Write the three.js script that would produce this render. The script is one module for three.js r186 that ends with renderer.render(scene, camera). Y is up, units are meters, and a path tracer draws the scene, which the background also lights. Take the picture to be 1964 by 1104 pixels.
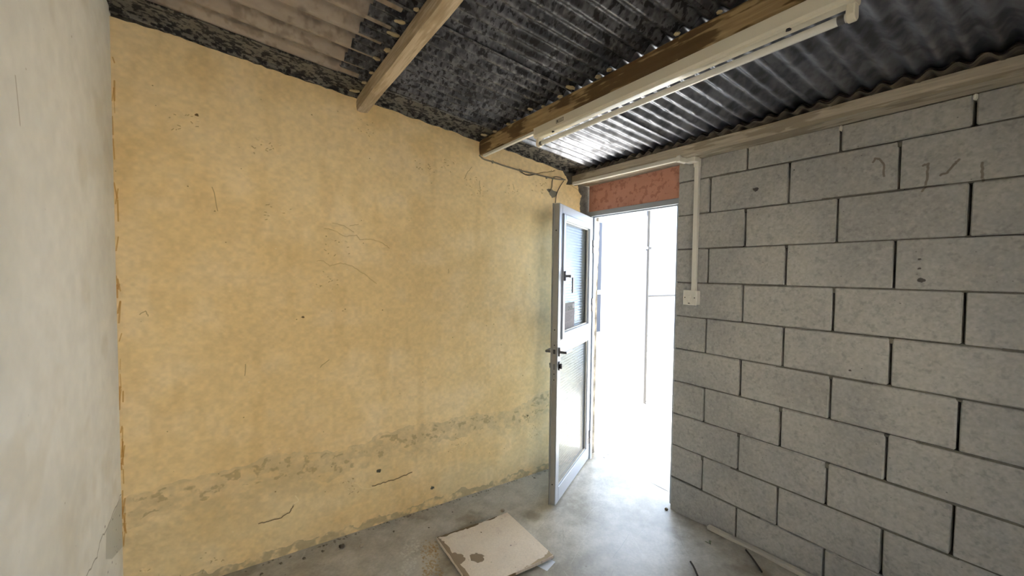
import * as THREE from 'three';
import { mergeGeometries } from 'three/addons/utils/BufferGeometryUtils.js';

// ---------------------------------------------------------------- camera, sky, sun, exposure
const scene = new THREE.Scene();
const camera = new THREE.PerspectiveCamera(2 * Math.atan(552 / 791.75) * 180 / Math.PI, 1964 / 1104, 0.02, 80);
camera.position.set(2.6253, 1.6318, 2.5079);
camera.rotation.set(-0.038, 0.9802, 0.0117, 'YXZ');
const renderer = new THREE.WebGLRenderer({ antialias: true });
renderer.toneMapping = THREE.LinearToneMapping;
renderer.toneMappingExposure = 10.8;
renderer.shadowMap.enabled = true;
scene.background = new THREE.Color().setRGB(0.42, 0.56, 0.78);
const sun = new THREE.DirectionalLight(0xfffaf4, 12.0);
sun.name = 'sun'; sun.position.set(-7, 6.2, 3); sun.target.position.set(0, 0, 0);
sun.castShadow = true; sun.shadow.radius = 1.5; sun.shadow.mapSize.set(2048, 2048);
Object.assign(sun.shadow.camera, { left: -9, right: 9, top: 9, bottom: -9, near: 0.5, far: 30 });
scene.add(sun, sun.target);

// ---------------------------------------------------------------- helpers
let seed = 12345;
const rnd = () => { seed = (seed + 0x6d2b79f5) | 0; let t = Math.imul(seed ^ (seed >>> 15), 1 | seed); t = (t + Math.imul(t ^ (t >>> 7), 61 | t)) ^ t; return ((t ^ (t >>> 14)) >>> 0) / 4294967296; };
const rr = (a, b) => a + (b - a) * rnd();
const clamp = (v, a = 0, b = 1) => Math.min(b, Math.max(a, v));
const sstep = (a, b, v) => { const t = clamp((v - a) / (b - a)); return t * t * (3 - 2 * t); };
const mix = (a, b, t) => a + (b - a) * t;

// periodic value noise
function lattice(s) { const n = new Float32Array(65536); let k = s * 7919 + 17; for (let i = 0; i < 65536; i++) { k = (Math.imul(k, 1664525) + 1013904223) | 0; n[i] = (k >>> 8 & 0xffff) / 65535; } return n; }
const LAT = [1, 2, 3, 4, 5, 6].map(lattice);
function vnoise(L, x, y, p) {
  let xi = Math.floor(x), yi = Math.floor(y); const fx = x - xi, fy = y - yi;
  const ux = fx * fx * (3 - 2 * fx), uy = fy * fy * (3 - 2 * fy);
  xi = ((xi % p) + p) % p; yi = ((yi % p) + p) % p; const x1 = (xi + 1) % p, y1 = (yi + 1) % p;
  const h = (a, b) => L[((a * 73 + b * 197 * 3 + (a * b) % 251 * 31) & 65535)];
  const a = h(xi, yi), b = h(x1, yi), c = h(xi, y1), d = h(x1, y1);
  return a + (b - a) * ux + (c - a) * uy + (a - b - c + d) * ux * uy;
}
// fbm over u,v in 0..1, base cells per tile, tiling
function fbm(s, u, v, cells, oct = 4, gain = 0.5) {
  let f = 0, a = 1, n = 0; const L = LAT[s % 6];
  for (let o = 0; o < oct; o++) { const c = cells << o; f += a * vnoise(L, u * c + s * 0.37, v * c + s * 0.61, c); n += a; a *= gain; }
  return f / n;
}
function canvasTex(w, h, pixel, draw, srgb = true) {
  const c = document.createElement('canvas'); c.width = w; c.height = h;
  const g = c.getContext('2d');
  const im = g.createImageData(w, h), d = im.data;
  for (let j = 0; j < h; j++) for (let i = 0; i < w; i++) {
    const p = pixel((i + 0.5) / w, 1 - (j + 0.5) / h), k = (j * w + i) * 4;
    d[k] = p[0]; d[k + 1] = p[1]; d[k + 2] = p[2]; d[k + 3] = 255;
  }
  g.putImageData(im, 0, 0);
  if (draw) draw(g, w, h);
  const t = new THREE.CanvasTexture(c);
  t.wrapS = t.wrapT = THREE.RepeatWrapping; t.magFilter = THREE.LinearFilter;
  if (srgb) t.colorSpace = THREE.SRGBColorSpace;
  return t;
}
const tile = (t, su, sv = su) => { t.repeat.set(1 / su, 1 / sv); return t; };   // uv in metres
const C3 = (a, b, t) => [mix(a[0], b[0], t), mix(a[1], b[1], t), mix(a[2], b[2], t)];
const std = (o) => new THREE.MeshStandardMaterial(o);

function boxUV(g) {          // uv in metres from position, by the main axis of each triangle's normal
  g = g.index ? g.toNonIndexed() : g; g.computeVertexNormals();
  const p = g.attributes.position, uv = new Float32Array(p.count * 2);
  const a = new THREE.Vector3(), b = new THREE.Vector3(), c = new THREE.Vector3();
  for (let i = 0; i < p.count; i += 3) {
    a.fromBufferAttribute(p, i); b.fromBufferAttribute(p, i + 1); c.fromBufferAttribute(p, i + 2);
    const n = b.clone().sub(a).cross(c.clone().sub(a)); const nx = Math.abs(n.x), ny = Math.abs(n.y), nz = Math.abs(n.z);
    [a, b, c].forEach((q, k) => {
      const U = nx >= ny && nx >= nz ? [q.z, q.y] : ny >= nz ? [q.x, q.z] : [q.x, q.y];
      uv[(i + k) * 2] = U[0]; uv[(i + k) * 2 + 1] = U[1];
    });
  }
  g.setAttribute('uv', new THREE.BufferAttribute(uv, 2)); return g;
}
// chamfered box between two corners, 44 triangles
function cbox(x0, y0, z0, x1, y1, z1, ch = 0.002, jit = 0) {
  const P = [], ind = []; const cx = (x0 + x1) / 2, cy = (y0 + y1) / 2, cz = (z0 + z1) / 2, h = [(x1 - x0) / 2, (y1 - y0) / 2, (z1 - z0) / 2];
  const c = Math.min(ch, h[0] * 0.9, h[1] * 0.9, h[2] * 0.9);
  const id = {};
  const sg = [-1, 1];
  for (const sx of sg) for (const sy of sg) for (const sz of sg) for (let ax = 0; ax < 3; ax++) {
    const s = [sx, sy, sz]; const v = s.map((q, k) => q * (k === ax ? h[k] : h[k] - c));
    id[`${sx},${sy},${sz},${ax}`] = P.length / 3;
    P.push(cx + v[0] + (jit ? rr(-jit, jit) : 0), cy + v[1] + (jit ? rr(-jit, jit) : 0), cz + v[2]);
  }
  const I = (s, ax) => id[`${s[0]},${s[1]},${s[2]},${ax}`];
  const tri = (a, b, cc) => {
    const g = (k) => new THREE.Vector3(P[k * 3] - cx, P[k * 3 + 1] - cy, P[k * 3 + 2] - cz); const A = g(a), B = g(b), D = g(cc);
    const n = B.clone().sub(A).cross(D.clone().sub(A)); const m = A.clone().add(B).add(D);
    n.dot(m) >= 0 ? ind.push(a, b, cc) : ind.push(a, cc, b);
  };
  const quad = (a, b, d, e) => { tri(a, b, d); tri(a, d, e); };
  for (let ax = 0; ax < 3; ax++) {
    const u = (ax + 1) % 3, v = (ax + 2) % 3;
    for (const s of sg) { const k = (a, b) => { const q = [0, 0, 0]; q[ax] = s; q[u] = a; q[v] = b; return I(q, ax); }; quad(k(-1, -1), k(1, -1), k(1, 1), k(-1, 1)); }
    for (const su of sg) for (const sv of sg) { const k = (w, which) => { const q = [0, 0, 0]; q[ax] = w; q[u] = su; q[v] = sv; return I(q, which); }; quad(k(-1, u), k(1, u), k(1, v), k(-1, v)); }
  }
  for (const sx of sg) for (const sy of sg) for (const sz of sg) tri(I([sx, sy, sz], 0), I([sx, sy, sz], 1), I([sx, sy, sz], 2));
  const g = new THREE.BufferGeometry(); g.setAttribute('position', new THREE.Float32BufferAttribute(P, 3)); g.setIndex(ind);
  return boxUV(g);
}
const clean = (g) => { let q = g.index ? g.toNonIndexed() : g; for (const k of Object.keys(q.attributes)) if (!['position', 'normal', 'uv'].includes(k)) q.deleteAttribute(k); if (!q.attributes.uv) q = boxUV(q); return q; };
const merge = (list) => mergeGeometries(list.map(clean));
function mesh(name, g, m, parent = scene) { const o = new THREE.Mesh(g, m); o.name = name; o.castShadow = o.receiveShadow = true; parent.add(o); return o; }
function tag(o, label, category, group, kind) { Object.assign(o.userData, { label, category }); if (group) o.userData.group = group; if (kind) o.userData.kind = kind; return o; }
function group(name, x = 0, y = 0, z = 0, ry = 0) { const o = new THREE.Group(); o.name = name; o.position.set(x, y, z); o.rotation.y = ry; scene.add(o); return o; }
function cyl(r, len, axis = 'y', seg = 20, r2 = r) { const g = new THREE.CylinderGeometry(r2, r, len, seg); if (axis === 'x') g.rotateZ(-Math.PI / 2); if (axis === 'z') g.rotateX(Math.PI / 2); return g; }
const curve = (pts) => new THREE.CatmullRomCurve3(pts.map((p) => new THREE.Vector3(...p)));
const tube = (pts, r, seg = 40, rad = 8) => new THREE.TubeGeometry(curve(pts), seg, r, rad, false);
// extrude a shape lying in the plane (a, y) along the third axis
function extrudeZY(pts, x0, x1, bevel = 0) {   // pts are [z, y]; result spans x0..x1
  const s = new THREE.Shape(pts.map(([z, y]) => new THREE.Vector2(-z, y)));
  const g = new THREE.ExtrudeGeometry(s, { depth: x1 - x0 - 2 * bevel, bevelEnabled: bevel > 0, bevelThickness: bevel, bevelSize: bevel, bevelOffset: -bevel, bevelSegments: 1, steps: 1 });
  g.rotateY(Math.PI / 2); g.translate(x0 + bevel, 0, 0); return boxUV(g);   // shape x = -z maps to +z
}
function extrudeXY(pts, z0, z1, bevel = 0) {
  const s = new THREE.Shape(pts.map(([x, y]) => new THREE.Vector2(x, y)));
  const g = new THREE.ExtrudeGeometry(s, { depth: z1 - z0 - 2 * bevel, bevelEnabled: bevel > 0, bevelThickness: bevel, bevelSize: bevel, bevelOffset: -bevel, bevelSegments: 1, steps: 1 });
  g.translate(0, 0, z0 + bevel); return boxUV(g);
}

// ---------------------------------------------------------------- sizes of the place
const ROOM_X = 3.9, ROOM_Z = 2.97, WX = 0.901;     // yellow wall at x = 0, block wall face at z = 0, its end at x = WX
const roofY = (z) => 2.482 + 0.117 * (z - 0.2);       // underside of the roof sheets

// ---------------------------------------------------------------- materials
const poly = (g, pts, px, w, col) => { g.strokeStyle = col; g.lineWidth = w; g.lineCap = 'round'; g.lineJoin = 'round'; g.beginPath(); pts.forEach((p, i) => { const q = px(p); i ? g.lineTo(q[0], q[1]) : g.moveTo(q[0], q[1]); }); g.stroke(); };
const jagged = (pts, n, amp) => { const out = []; for (let i = 0; i < pts.length - 1; i++) for (let k = 0; k < n; k++) { const t = k / n; out.push([mix(pts[i][0], pts[i + 1][0], t) + rr(-amp, amp), mix(pts[i][1], pts[i + 1][1], t) + rr(-amp, amp)]); } out.push(pts[pts.length - 1]); return out; };
function blot(g, x, y, r, col, n = 14) { g.fillStyle = col; g.beginPath(); for (let k = 0; k < n; k++) { const a = k / n * 6.283, q = r * rr(0.6, 1.15); const X = x + q * Math.cos(a), Y = y + q * Math.sin(a) * 0.8; k ? g.lineTo(X, Y) : g.moveTo(X, Y); } g.fill(); }

// yellow plaster: u = z over 3.4 m from -0.3, v = y over 2.95 m from -0.05
const YW = 3.4, YH = 2.95;
const dampTop = [[-0.3, 0.70], [0.385, 0.666], [0.646, 0.581], [0.84, 0.586], [1.109, 0.603], [1.274, 0.589], [1.503, 0.608], [1.714, 0.595], [1.844, 0.542], [2.028, 0.539], [2.303, 0.586], [2.591, 0.569], [2.679, 0.559], [2.843, 0.551], [2.972, 0.52], [3.2, 0.5]];
const at = (T, z) => { for (let i = 1; i < T.length; i++) if (z <= T[i][0]) { const t = (z - T[i - 1][0]) / (T[i][0] - T[i - 1][0]); return mix(T[i - 1][1], T[i][1], t); } return T[T.length - 1][1]; };
const yPx = (w, h) => ([z, y]) => [(z + 0.3) / YW * w, (1 - (y + 0.05) / YH) * h];
const crackA = jagged([[2.414, 0.228], [2.369, 0.222], [2.306, 0.225], [2.266, 0.243], [2.245, 0.279]], 4, 0.003);
const crackB = jagged([[1.80, 0.262], [1.73, 0.267], [1.663, 0.266], [1.593, 0.275], [1.539, 0.285]], 4, 0.003);
const crackT = jagged([[0.695, 2.423], [0.68, 2.402], [0.636, 2.388], [0.536, 2.406], [0.432, 2.437], [0.347, 2.462]], 4, 0.003);
const scratches = [[[2.027, 1.91], [1.968, 1.901], [1.907, 1.864]], [[2.072, 1.875], [2.035, 1.873], [1.959, 1.835], [1.889, 1.847], [1.872, 1.822], [1.808, 1.828], [1.734, 1.808], [1.691, 1.777]], [[2.113, 1.685], [2.077, 1.686], [2.044, 1.658], [1.986, 1.676], [1.916, 1.658], [1.845, 1.608], [1.772, 1.551]], [[1.929, 1.903], [1.88, 1.913]]];
const flecks = []; for (let i = 0; i < 130; i++) flecks.push([rr(0, 3), rnd() < 0.35 ? rr(0.05, 0.7) : rr(0.7, 2.6), rr(0.002, 0.007), rnd()]);
const clusters = []; for (const [cz, cy] of [[2.72, 2.35], [2.35, 2.3], [2.3, 1.95], [1.85, 2.5], [1.3, 2.35], [1.1, 2.28], [1.03, 2.22], [0.75, 2.25], [2.0, 1.77], [2.06, 1.57], [1.45, 2.32], [0.5, 2.3], [2.9, 0.12], [2.6, 0.1], [1.95, 0.3], [1.2, 0.4], [0.5, 0.35]]) for (let i = 0; i < 16; i++) clusters.push([cz + rr(-0.07, 0.07), cy + rr(-0.05, 0.05), rr(0.003, 0.012), rr(-0.9, 0.9)]);
const yellowMap = canvasTex(2048, 1776, (u, v) => {
  const z = u * YW - 0.3, y = v * YH - 0.05;
  const n1 = fbm(0, u, v, 4, 4), n2 = fbm(1, u, v, 24, 4), n3 = fbm(2, u, v, 160, 2), st = fbm(3, u, v * 0.25, 40, 3);
  let c = C3([230, 200, 146], [241, 215, 166], sstep(0.3, 0.7, n1 * 0.7 + n2 * 0.3));
  c = C3(c, [238, 214, 176], 0.28 * sstep(0.45, 0.8, n2));
  c = C3(c, [218, 186, 130], 0.35 * sstep(0.55, 0.8, st));
  // tide-marked damp band: crisp irregular upper outline, grainy patches
  const top = at(dampTop, z) + (n2 - 0.5) * 0.07 + (fbm(4, u, v, 90, 2) - 0.5) * 0.03, d = top - y;
  if (d > 0) {
    const patch = sstep(0.32, 0.62, fbm(5, u, v, 16, 4));
    const band = d < 0.16 ? 1 : sstep(0.42, 0.16, d) * patch;
    c = C3(c, [198, 178, 138], 0.55 * band * (0.35 + 0.65 * sstep(0.3, 0.62, fbm(2, u, v, 70, 3))));
    c = C3(c, [226, 208, 166], 0.5 * patch * (1 - band));
    if (d > 0.02 && d < 0.13) c = C3(c, [140, 120, 84], 0.38 * sstep(0.56, 0.72, fbm(0, u, v, 110, 3)));
  }
  // dirt line of grains along the foot
  const foot = 0.05 + (fbm(1, u, v, 60, 4) - 0.5) * 0.07;
  if (y < foot) c = C3(c, [160, 146, 116], 0.6 * sstep(0.3, 0.6, fbm(3, u, v, 80, 3)));
  // grey smudges
  c = C3(c, [204, 180, 138], 0.35 * sstep(0.62, 0.8, fbm(5, u, v, 9, 5)));
  const k = 0.955 + 0.09 * n3;
  return [c[0] * k, c[1] * k, c[2] * k];
}, (g, w, h) => {
  const P = yPx(w, h), m = w / YW;
  for (const s of scratches) poly(g, jagged(s, 5, 0.003), P, 1.7, 'rgba(140,108,60,0.38)');
  for (const [z, y, r, t] of flecks) { const q = P([z, y]); blot(g, q[0], q[1], r * m * 0.7, t > 0.5 ? 'rgba(110,86,46,0.7)' : 'rgba(240,224,190,0.6)'); }
  for (const [z, y, l, a] of clusters) { const q = P([z, y]); poly(g, [[z, y], [z + l * Math.cos(a), y + l * Math.sin(a)]], P, 2.0, rnd() < 0.6 ? 'rgba(130,100,52,0.5)' : 'rgba(246,228,186,0.45)'); }
  for (const c of [crackA, crackB]) poly(g, c, P, 2.4, 'rgb(92,74,46)');
  poly(g, crackT, P, 2, 'rgba(80,60,32,0.8)');
  poly(g, jagged([[1.908, 0.31], [1.839, 0.257], [1.78, 0.252], [1.73, 0.257]], 4, 0.004), P, 3, 'rgba(236,214,166,0.9)');
  poly(g, jagged([[2.245, 0.279], [2.22, 0.30], [2.235, 0.33]], 3, 0.004), P, 3, 'rgba(240,222,180,0.9)');
  for (const s of [[[1.163, 2.282], [1.139, 2.327], [1.104, 2.375]], [[1.041, 2.287], [1.034, 2.191]], [[1.28, 1.648], [1.28, 1.622]], [[2.888, 1.411], [2.87, 1.425], [2.86, 1.40]], [[0.62, 0.50], [0.58, 0.47], [0.575, 0.43]], [[2.60, 2.05], [2.58, 1.93]], [[2.47, 1.12], [2.472, 1.06]], [[2.10, 1.06], [2.05, 1.10]], [[0.20, 2.37], [0.15, 2.36], [0.08, 2.33]], [[0.75, 2.30], [0.74, 2.26]], [[0.31, 1.45], [0.35, 1.40], [0.36, 1.36]]]) poly(g, jagged(s, 4, 0.003), P, 2, 'rgba(112,86,46,0.5)');
  for (const [z, y, r, col] of [[1.757, 0.353, 0.017, 'rgb(92,88,68)'], [1.393, 0.136, 0.018, 'rgb(96,92,78)'], [2.189, 1.361, 0.008, 'rgb(110,84,44)'], [2.66, 2.40, 0.009, 'rgb(112,84,40)'], [0.583, 0.49, 0.010, 'rgb(108,90,56)']]) { const q = P([z, y]); blot(g, q[0], q[1], r * m, col); }
  // bare mortar patch where the cable enters
  g.fillStyle = 'rgb(126,120,106)'; g.beginPath(); jagged([[0.425, 2.302], [0.376, 2.308], [0.316, 2.29], [0.326, 2.255], [0.364, 2.239], [0.403, 2.276], [0.425, 2.302]], 3, 0.004).forEach((p, i) => { const q = P(p); i ? g.lineTo(...q) : g.moveTo(...q); }); g.fill();
  // orange tide run in the corner with the white wall
  for (let i = 0; i < 40; i++) { const y = rr(0.3, 2.6); poly(g, [[2.962 + rr(-0.006, 0.008), y], [2.962 + rr(-0.008, 0.008), y + rr(0.02, 0.12)]], P, rr(1, 4), 'rgba(176,118,44,0.55)'); }
});
const yellowBump = canvasTex(1024, 888, (u, v) => { const z = u * YW - 0.3, y = v * YH - 0.05; const low = y < at(dampTop, z) ? 1.6 : 0.8; const b = 110 + (fbm(1, u, v, 7, 4) - 0.5) * 150 + (fbm(2, u, v, 40, 4) - 0.5) * 70 * low + (fbm(3, u, v, 200, 2) - 0.5) * 24; return [b, b, b]; }, (g, w, h) => {
  const P = yPx(w, h);
  for (const c of [crackA, crackB, crackT]) poly(g, c, P, 2.4, 'rgb(0,0,0)');
  for (const s of scratches) poly(g, s, P, 1.2, 'rgb(50,50,50)');
  for (const [z, y, l, a] of clusters) poly(g, [[z, y], [z + l * Math.cos(a), y + l * Math.sin(a)]], P, 1.4, 'rgb(40,40,40)');
}, false);
for (const t of [yellowMap, yellowBump]) { t.repeat.set(1 / YW, 1 / YH); t.offset.set(0.3 / YW, 0.05 / YH); }
const mYellow = std({ map: yellowMap, bumpMap: yellowBump, bumpScale: 0.008, roughness: 0.82 });

const mortarTex = tile(canvasTex(512, 512, (u, v) => { const n = fbm(1, u, v, 8, 5), m = fbm(4, u, v, 90, 2); const k = 66 + 92 * n + 26 * (m - 0.5); return [k * 1.02, k * 0.98, k * 0.9]; }), 0.6);
const mMortar = std({ map: mortarTex, roughness: 0.95, bumpMap: mortarTex, bumpScale: 0.006 });

const whiteTex = tile(canvasTex(1024, 1024, (u, v) => {
  const n = fbm(0, u, v, 4, 5), m = fbm(2, u, v, 60, 3); let c = C3([224, 220, 208], [238, 235, 226], sstep(0.3, 0.7, n));
  c = C3(c, [212, 203, 184], 0.4 * sstep(0.6, 0.8, fbm(3, u, v, 12, 4))); const k = 0.97 + 0.06 * m; return c.map((q) => q * k);
}, (g, w) => {
  const m = w / 3, P = ([x, y]) => [x * m, w - y * m];
  for (let i = 0; i < 60; i++) { const q = P([rr(0, 3), rr(0, 3)]); blot(g, q[0], q[1], rr(0.5, 1.6), 'rgba(120,104,70,0.5)'); }
  poly(g, jagged([[0.0, 0.56], [0.12, 0.545], [0.26, 0.53], [0.38, 0.54], [0.42, 0.50], [0.56, 0.51]], 5, 0.006), P, 1.6, 'rgba(120,112,96,0.8)');
  g.fillStyle = 'rgba(196,194,180,0.8)'; g.beginPath(); [[0, 0.55], [0.14, 0.54], [0.28, 0.525], [0.3, 0.42], [0.2, 0.36], [0, 0.3]].forEach((p, i) => { const q = P(p); i ? g.lineTo(...q) : g.moveTo(...q); }); g.fill();
  for (let i = 0; i < 12; i++) { const q = P([rr(0.0, 0.3), rr(0.34, 0.6)]); blot(g, q[0], q[1], rr(0.8, 2.2), 'rgba(84,78,64,0.8)'); }
  poly(g, [[1.02, 2.12], [1.0, 2.0]], P, 1, 'rgba(110,90,60,0.6)');
}), 3);
const whiteBump = tile(canvasTex(512, 512, (u, v) => { const b = 120 + (fbm(1, u, v, 6, 4) - 0.5) * 140 + (fbm(2, u, v, 80, 2) - 0.5) * 26; return [b, b, b]; }, null, false), 3);
const mWhite = std({ map: whiteTex, bumpMap: whiteBump, bumpScale: 0.008, roughness: 0.75 });

// grey painted concrete block, uv in metres of the wall itself (tile 2.4 m)
const gPx = (w) => ([x, y]) => [x / 2.4 * w, (1 - y / 2.4) * w];
const greyMap = tile(canvasTex(2048, 2048, (u, v) => {
  const n = fbm(1, u, v, 6, 5), m = fbm(2, u, v, 110, 3), p = fbm(4, u, v, 220, 2), pits = fbm(3, u, v, 110, 3, 0.7);
  let c = C3([168, 167, 164], [184, 182, 177], sstep(0.3, 0.7, n));
  c = C3(c, [138, 137, 134], 0.4 * sstep(0.56, 0.78, pits)); c = C3(c, [188, 186, 180], 0.4 * sstep(0.62, 0.76, m));
  const k = 0.93 + 0.14 * p; return c.map((q) => q * k);
}, (g, w) => {
  const P = gPx(w);
  for (const s of [[[1.932, 2.172], [1.941, 2.186], [1.957, 2.181], [1.974, 2.148], [1.976, 2.098]], [[2.106, 2.121], [2.121, 2.125], [2.121, 2.081], [2.118, 2.034], [2.107, 2.008]], [[2.16, 2.069], [2.179, 2.074], [2.199, 2.106], [2.214, 2.123]], [[2.28, 2.094], [2.28, 2.051], [2.284, 2.021]]]) poly(g, jagged(s, 4, 0.002), P, 7, 'rgba(92,82,66,0.55)');
  for (const [x, y, r] of [[2.11, 1.71, 0.006], [2.11, 1.669, 0.006], [2.118, 1.618, 0.014], [1.407, 2.127, 0.014], [1.395, 2.13, 0.008], [1.88, 1.169, 0.007], [1.6, 2.2, 0.004]]) { const q = P([x, y]); blot(g, q[0], q[1], r * w / 2.4, 'rgba(58,54,50,0.8)'); }
  for (let i = 0; i < 160; i++) { const q = P([rr(0.9, 2.4), rr(0, 2.4)]); blot(g, q[0], q[1], rr(1, 3.4), rnd() < 0.7 ? 'rgba(84,82,78,0.6)' : 'rgba(196,192,182,0.6)', 8); }
}), 2.4);
const greyBump = tile(canvasTex(1024, 1024, (u, v) => { const b = 130 + (fbm(3, u, v, 110, 3, 0.7) - 0.5) * -120 + (fbm(2, u, v, 30, 4) - 0.5) * 90 + (fbm(4, u, v, 240, 2) - 0.5) * 50; return [b, b, b]; }, null, false), 2.4);
const mBlock = std({ map: greyMap, bumpMap: greyBump, bumpScale: 0.004, roughness: 0.8 });
const mJoint = std({ map: greyMap, bumpMap: greyBump, bumpScale: 0.006, roughness: 0.95, color: 0x9a988f });

// screeded concrete floor (tile 2.5 m; u = x, v = -z because of boxUV on a y-face is [x, z])
const FT = 2.6;
const fPx = (w) => ([x, z]) => [x / FT * w, (1 - z / FT) * w];
const floorMap = tile(canvasTex(2048, 2048, (u, v) => {
  const n = fbm(0, u, v, 5, 5), m = fbm(2, u, v, 36, 4), p = fbm(4, u, v, 260, 2), s = fbm(3, u * 0.5 + v * 0.5, v - u, 120, 2);
  let c = C3([156, 151, 140], [188, 184, 174], sstep(0.28, 0.72, n * 0.6 + m * 0.4));
  c = C3(c, [120, 112, 96], 0.55 * sstep(0.58, 0.76, fbm(5, u, v, 12, 5)));
  c = C3(c, [198, 196, 188], 0.4 * sstep(0.6, 0.75, fbm(1, u, v, 20, 5)));
  const k = 0.92 + 0.1 * p + 0.06 * (s - 0.5); return c.map((q) => q * k);
}, (g, w) => {
  const P = fPx(w), m = w / FT;
  for (const [x, z, r] of [[0.09, 2.005, 0.02], [0.15, 1.901, 0.014], [0.08, 2.104, 0.012], [0.09, 2.203, 0.013], [0.06, 2.316, 0.012], [0.03, 2.09, 0.009], [0.06, 0.55, 0.012], [0.118, 1.7, 0.01], [0.10, 2.41, 0.012], [0.2, 1.5, 0.008], [0.13, 1.3, 0.008], [0.3, 1.25, 0.007]]) { const q = P([x, z]); blot(g, q[0], q[1], r * m, 'rgba(58,52,42,0.85)'); blot(g, q[0] + 3, q[1] + 2, r * m * 0.5, 'rgba(120,112,92,0.9)'); }
  for (let i = 0; i < 420; i++) { const q = P([rr(0, FT), rr(0, FT)]); blot(g, q[0], q[1], rr(0.8, 3), rnd() < 0.6 ? 'rgba(76,70,58,0.6)' : 'rgba(220,216,206,0.6)', 8); }
  for (let i = 0; i < 90; i++) { const x = rr(0, FT), z = rr(0, FT), a = rr(-0.5, 0.5) + 0.8, l = rr(0.05, 0.35); poly(g, jagged([[x, z], [x + l * Math.cos(a), z + l * Math.sin(a)]], 5, 0.004), P, rr(0.8, 1.8), rnd() < 0.6 ? 'rgba(228,226,220,0.4)' : 'rgba(90,86,76,0.35)'); }
  // rusty crumbs and whitish plaster dust beside the board
  for (let i = 0; i < 200; i++) { const t = rnd(), x = mix(0.33, 0.66, t) + rr(-0.03, 0.03), z = mix(1.56, 1.66, t) + rr(-0.05, 0.05); const q = P([x, z]); blot(g, q[0], q[1], rr(2, 9), 'rgba(140,104,46,0.35)', 9); }
  for (let i = 0; i < 160; i++) { const t = rnd(), x = mix(0.26, 0.58, t) + rr(-0.04, 0.04), z = mix(1.64, 1.78, t) + rr(-0.05, 0.05); const q = P([x, z]); blot(g, q[0], q[1], rr(2, 9), 'rgba(206,204,196,0.4)', 9); }
  for (let i = 0; i < 120; i++) { const q = P([rr(0.0, 0.035), rr(0, 2.5)]); blot(g, q[0], q[1], rr(2, 9), 'rgba(70,66,54,0.5)', 9); }
}), FT);
const floorBump = tile(canvasTex(1024, 1024, (u, v) => { const b = 128 + (fbm(0, u, v, 14, 4) - 0.5) * 90 + (fbm(2, u, v, 90, 3) - 0.5) * 70; return [b, b, b]; }, null, false), FT);
const mFloor = std({ map: floorMap, bumpMap: floorBump, bumpScale: 0.002, roughness: 0.36 });

// galvanised roof sheets, mould-blackened (tile 1 m)
const darkPix = (u, v) => {
  const n = fbm(0, u, v, 5, 4), m = fbm(2, u, v, 60, 3), k = fbm(4, u, v, 120, 2);
  let c = C3([74, 75, 79], [112, 113, 118], sstep(0.35, 0.65, n * 0.5 + m * 0.5));
  c = C3(c, [34, 33, 35], 0.75 * sstep(0.56, 0.62, fbm(5, u, v, 64, 3))); c = C3(c, [136, 137, 140], 0.35 * sstep(0.6, 0.72, m));
  const f = 0.9 + 0.2 * k; return c.map((q) => q * f);
};
const darkMap = tile(canvasTex(1024, 1024, darkPix), 1.0);
const mSheet = std({ map: darkMap, roughness: 0.44, metalness: 0.5, bumpMap: darkMap, bumpScale: 0.0003 });
const cleanMap = tile(canvasTex(1024, 1024, (u, v) => { const n = fbm(1, u, v, 5, 5), m = fbm(3, u, v * 0.5, 80, 3), q = fbm(5, u, v, 22, 5); let c = C3([118, 122, 132], [158, 163, 175], sstep(0.3, 0.7, n * 0.6 + m * 0.4)); c = C3(c, [84, 86, 92], 0.6 * sstep(0.45, 0.75, q)); return c; }), 1.3);
const mSheetClean = std({ map: cleanMap, roughness: 0.42, metalness: 0.86 });
const mouldMap = tile(canvasTex(512, 512, (u, v) => { const n = fbm(1, u, v, 6, 4), k = fbm(3, u, v, 22, 5, 0.65); let c = C3([98, 94, 87], [128, 124, 114], n); c = C3(c, [26, 25, 26], 0.9 * sstep(0.44, 0.62, k)); return c; }), 0.5);
const mMould = std({ map: mouldMap, roughness: 0.9, bumpMap: mouldMap, bumpScale: 0.004 });
const brownMap = tile(canvasTex(512, 512, (u, v) => { const n = fbm(1, u, v, 6, 4), k = fbm(3, u, v * 0.4, 60, 3), s = fbm(2, u, v, 30, 3); let c = C3([142, 128, 114], [176, 162, 146], n * 0.5 + k * 0.5); c = C3(c, [104, 92, 80], 0.5 * sstep(0.45, 0.8, s)); return c; }), 1.0);
const mFibre = std({ map: brownMap, roughness: 0.92, bumpMap: brownMap, bumpScale: 0.002 });

// timber: grain along x (tile 1.6 m x 0.4 m)
const woodTex = (a, b, dark, amt) => tile(canvasTex(1024, 256, (u, v) => {
  const g1 = fbm(1, u * 0.25, v, 64, 3), n = fbm(2, u, v, 6, 5); let c = C3(a, b, sstep(0.3, 0.7, g1 * 0.6 + n * 0.4));
  const blob = fbm(0, u, v * 0.5, 7, 5) * 0.7 + fbm(3, u * 0.4, v, 30, 3) * 0.3; c = C3(c, dark, amt * sstep(0.5, 0.58, blob)); return c;
}), 1.6, 0.4);
const woodA = woodTex([172, 152, 122], [200, 182, 154], [144, 122, 90], 0.35);
const woodB = woodTex([156, 132, 94], [182, 158, 116], [92, 70, 42], 0.9);
const woodC = woodTex([186, 176, 158], [208, 198, 178], [142, 130, 110], 0.6);
const mWoodA = std({ map: woodA, roughness: 0.85, bumpMap: woodA, bumpScale: 0.002 });
const mWoodB = std({ map: woodB, roughness: 0.85, bumpMap: woodB, bumpScale: 0.003 });
const mWoodC = std({ map: woodC, roughness: 0.9, bumpMap: woodC, bumpScale: 0.003 });
const mFoam = std({ color: 0xbfae8a, roughness: 0.95 });
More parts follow.
